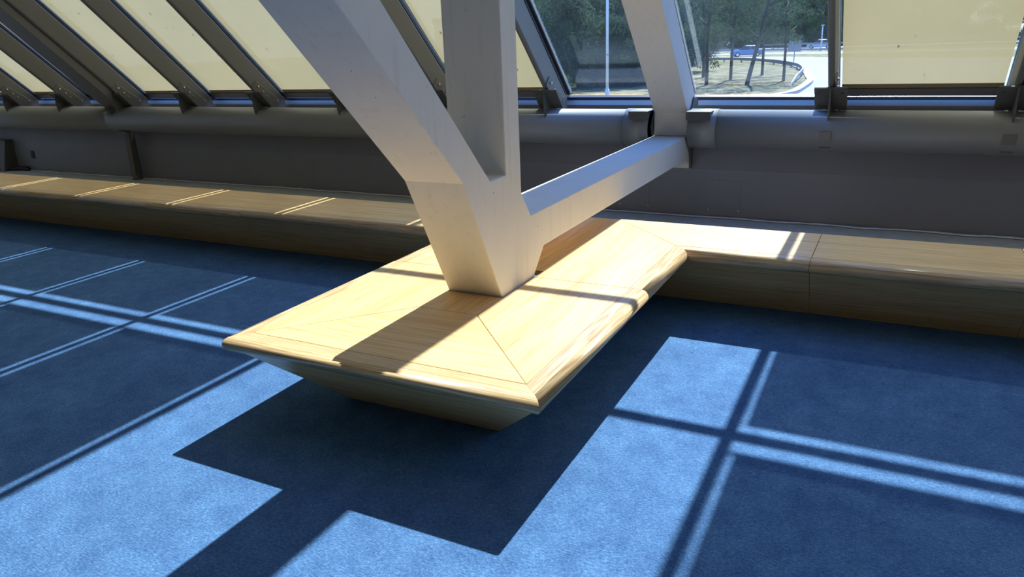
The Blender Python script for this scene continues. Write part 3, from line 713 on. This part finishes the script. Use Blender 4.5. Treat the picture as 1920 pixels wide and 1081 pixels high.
# lamp pole, slim poles, road sign, cars, roofs beyond
POLE = simple('pale_grey_pole', (0.62, 0.68, 0.76), 0.45)
r = thing('lamp_pole', 'tall pale lamp pole standing just outside the left clear pane', 'pole', (-16.9, 46.0, GZ))
shade(at(obj('pole_shaft', bm_cyl((-16.9, 46, GZ), (-16.9, 46, GZ + 9), 0.095, 0.075, 16), POLE, r), r))
shade(at(obj('pole_base', bm_cyl((-16.9, 46, GZ), (-16.9, 46, GZ + 0.5), 0.15, 0.13, 16), POLE, r), r))
shade(at(obj('pole_joint', bm_cyl((-16.9, 46, GZ + 2.55), (-16.9, 46, GZ + 2.62), 0.105, 0.105, 16), RAIL, r), r))
at(obj('lamp_head', bm_box(-17.05, -16.2, 45.9, 46.1, GZ + 8.95, GZ + 9.1), RAIL, r, bevel=0.03), r)
r = thing('street_lamp', 'thin distant street pole beside the pale car', 'pole', (-13.3, 138, GZ))
shade(at(obj('pole_shaft', bm_cyl((-13.3, 138, GZ), (-13.3, 138, GZ + 3.9), 0.11, 0.09, 10), POLE, r), r))
at(obj('pole_top', bm_box(-13.55, -13.05, 137.9, 138.1, GZ + 3.9, GZ + 4.05), POLE, r), r)
r = thing('road_sign', 'grey back of a road sign on the island right side', 'sign', (-11.6, 92.0, GZ))
at(obj('sign_post', bm_cyl((-11.6, 92.06, GZ), (-11.6, 92.06, GZ + 2.2), 0.05, 0.05, 8), RAIL, r), r)
at(obj('sign_plate', bm_box(-12.3, -10.9, 92.0, 92.03, GZ + 1.2, GZ + 2.4), RAIL, r, bevel=0.01), r)
CARP = simple('pale_blue_car_paint', (0.45, 0.58, 0.78), 0.25, 0.2, 0.03); CARP2 = simple('blue_car_paint', (0.10, 0.22, 0.50), 0.25, 0.2, 0.03)
CGL = simple('dark_car_glass', (0.03, 0.04, 0.06), 0.1)
def car(label, x, y, rz, paint):
    root = thing('car', label, 'car', (x, y, GZ)); root.rotation_euler = (0, 0, rz)
    bodyp = [(-2.2, 0.25), (-2.25, 0.75), (-1.95, 0.98), (-1.0, 1.05), (1.15, 0.98), (2.0, 0.82), (2.25, 0.60), (2.2, 0.25)]
    cab = [(-1.75, 0.98), (-1.1, 1.48), (0.25, 1.50), (1.15, 0.98)]
    obj('car_body', bm_prism([(a, -0.88, z) for a, z in bodyp], (0, 1.76, 0)), paint, root, bevel=0.08, seg=3)
    obj('cabin_glass', bm_prism([(a * 0.97, -0.76, z) for a, z in cab], (0, 1.52, 0)), CGL, root, bevel=0.05)
    obj('car_roof', bm_prism([(a, -0.74, z) for a, z in ((-1.15, 1.46), (-1.05, 1.53), (0.2, 1.55), (0.32, 1.47))], (0, 1.48, 0)), paint, root, bevel=0.03)
    for a in (-0.45,): obj('door_pillar', bm_box(a - 0.05, a + 0.05, -0.79, 0.79, 0.95, 1.5), paint, root)
    for wx in (-1.4, 1.4):
        for sy in (-0.8, 0.8):
            wh = obj('wheel', bm_cyl((wx, sy - 0.11, 0.32), (wx, sy + 0.11, 0.32), 0.32, seg=18), BLACK, root, bevel=0.02)
            obj('hubcap', bm_cyl((wx, sy + 0.12 * (1 if sy > 0 else -1), 0.32), (wx, sy + 0.10 * (1 if sy > 0 else -1), 0.32), 0.18, seg=14), BOLT, wh)
    return root
car('pale silver blue car on the far road at the right edge of the clear pane', -14.9, 152.5, math.pi, CARP)
car('small blue car half hidden behind the island pines', -21.5, 117.5, math.pi + 0.35, CARP2)
HOUSE = simple('pale_render_house', (0.70, 0.62, 0.54), 0.9); ROOFR = simple('red_roof', (0.55, 0.08, 0.06), 0.8)
r = thing('house', 'distant white building with a red roof, upper left of the left clear pane', 'building', (-97, 165, GZ))
at(obj('wall_body', bm_box(-103, -91, 160, 170, GZ, GZ + 8.2), HOUSE, r), r)
rf = at(obj('roof_edge', bm_box(-103.3, -90.7, 159.6, 170.4, GZ + 8.2, GZ + 9.2), ROOFR, r, bevel=0.1), r)
for wx in (-101, -98, -95, -92.6): at(obj('house_window', bm_box(wx - 0.6, wx + 0.6, 159.9, 160.02, GZ + 4.2, GZ + 6), CGL, r), r)
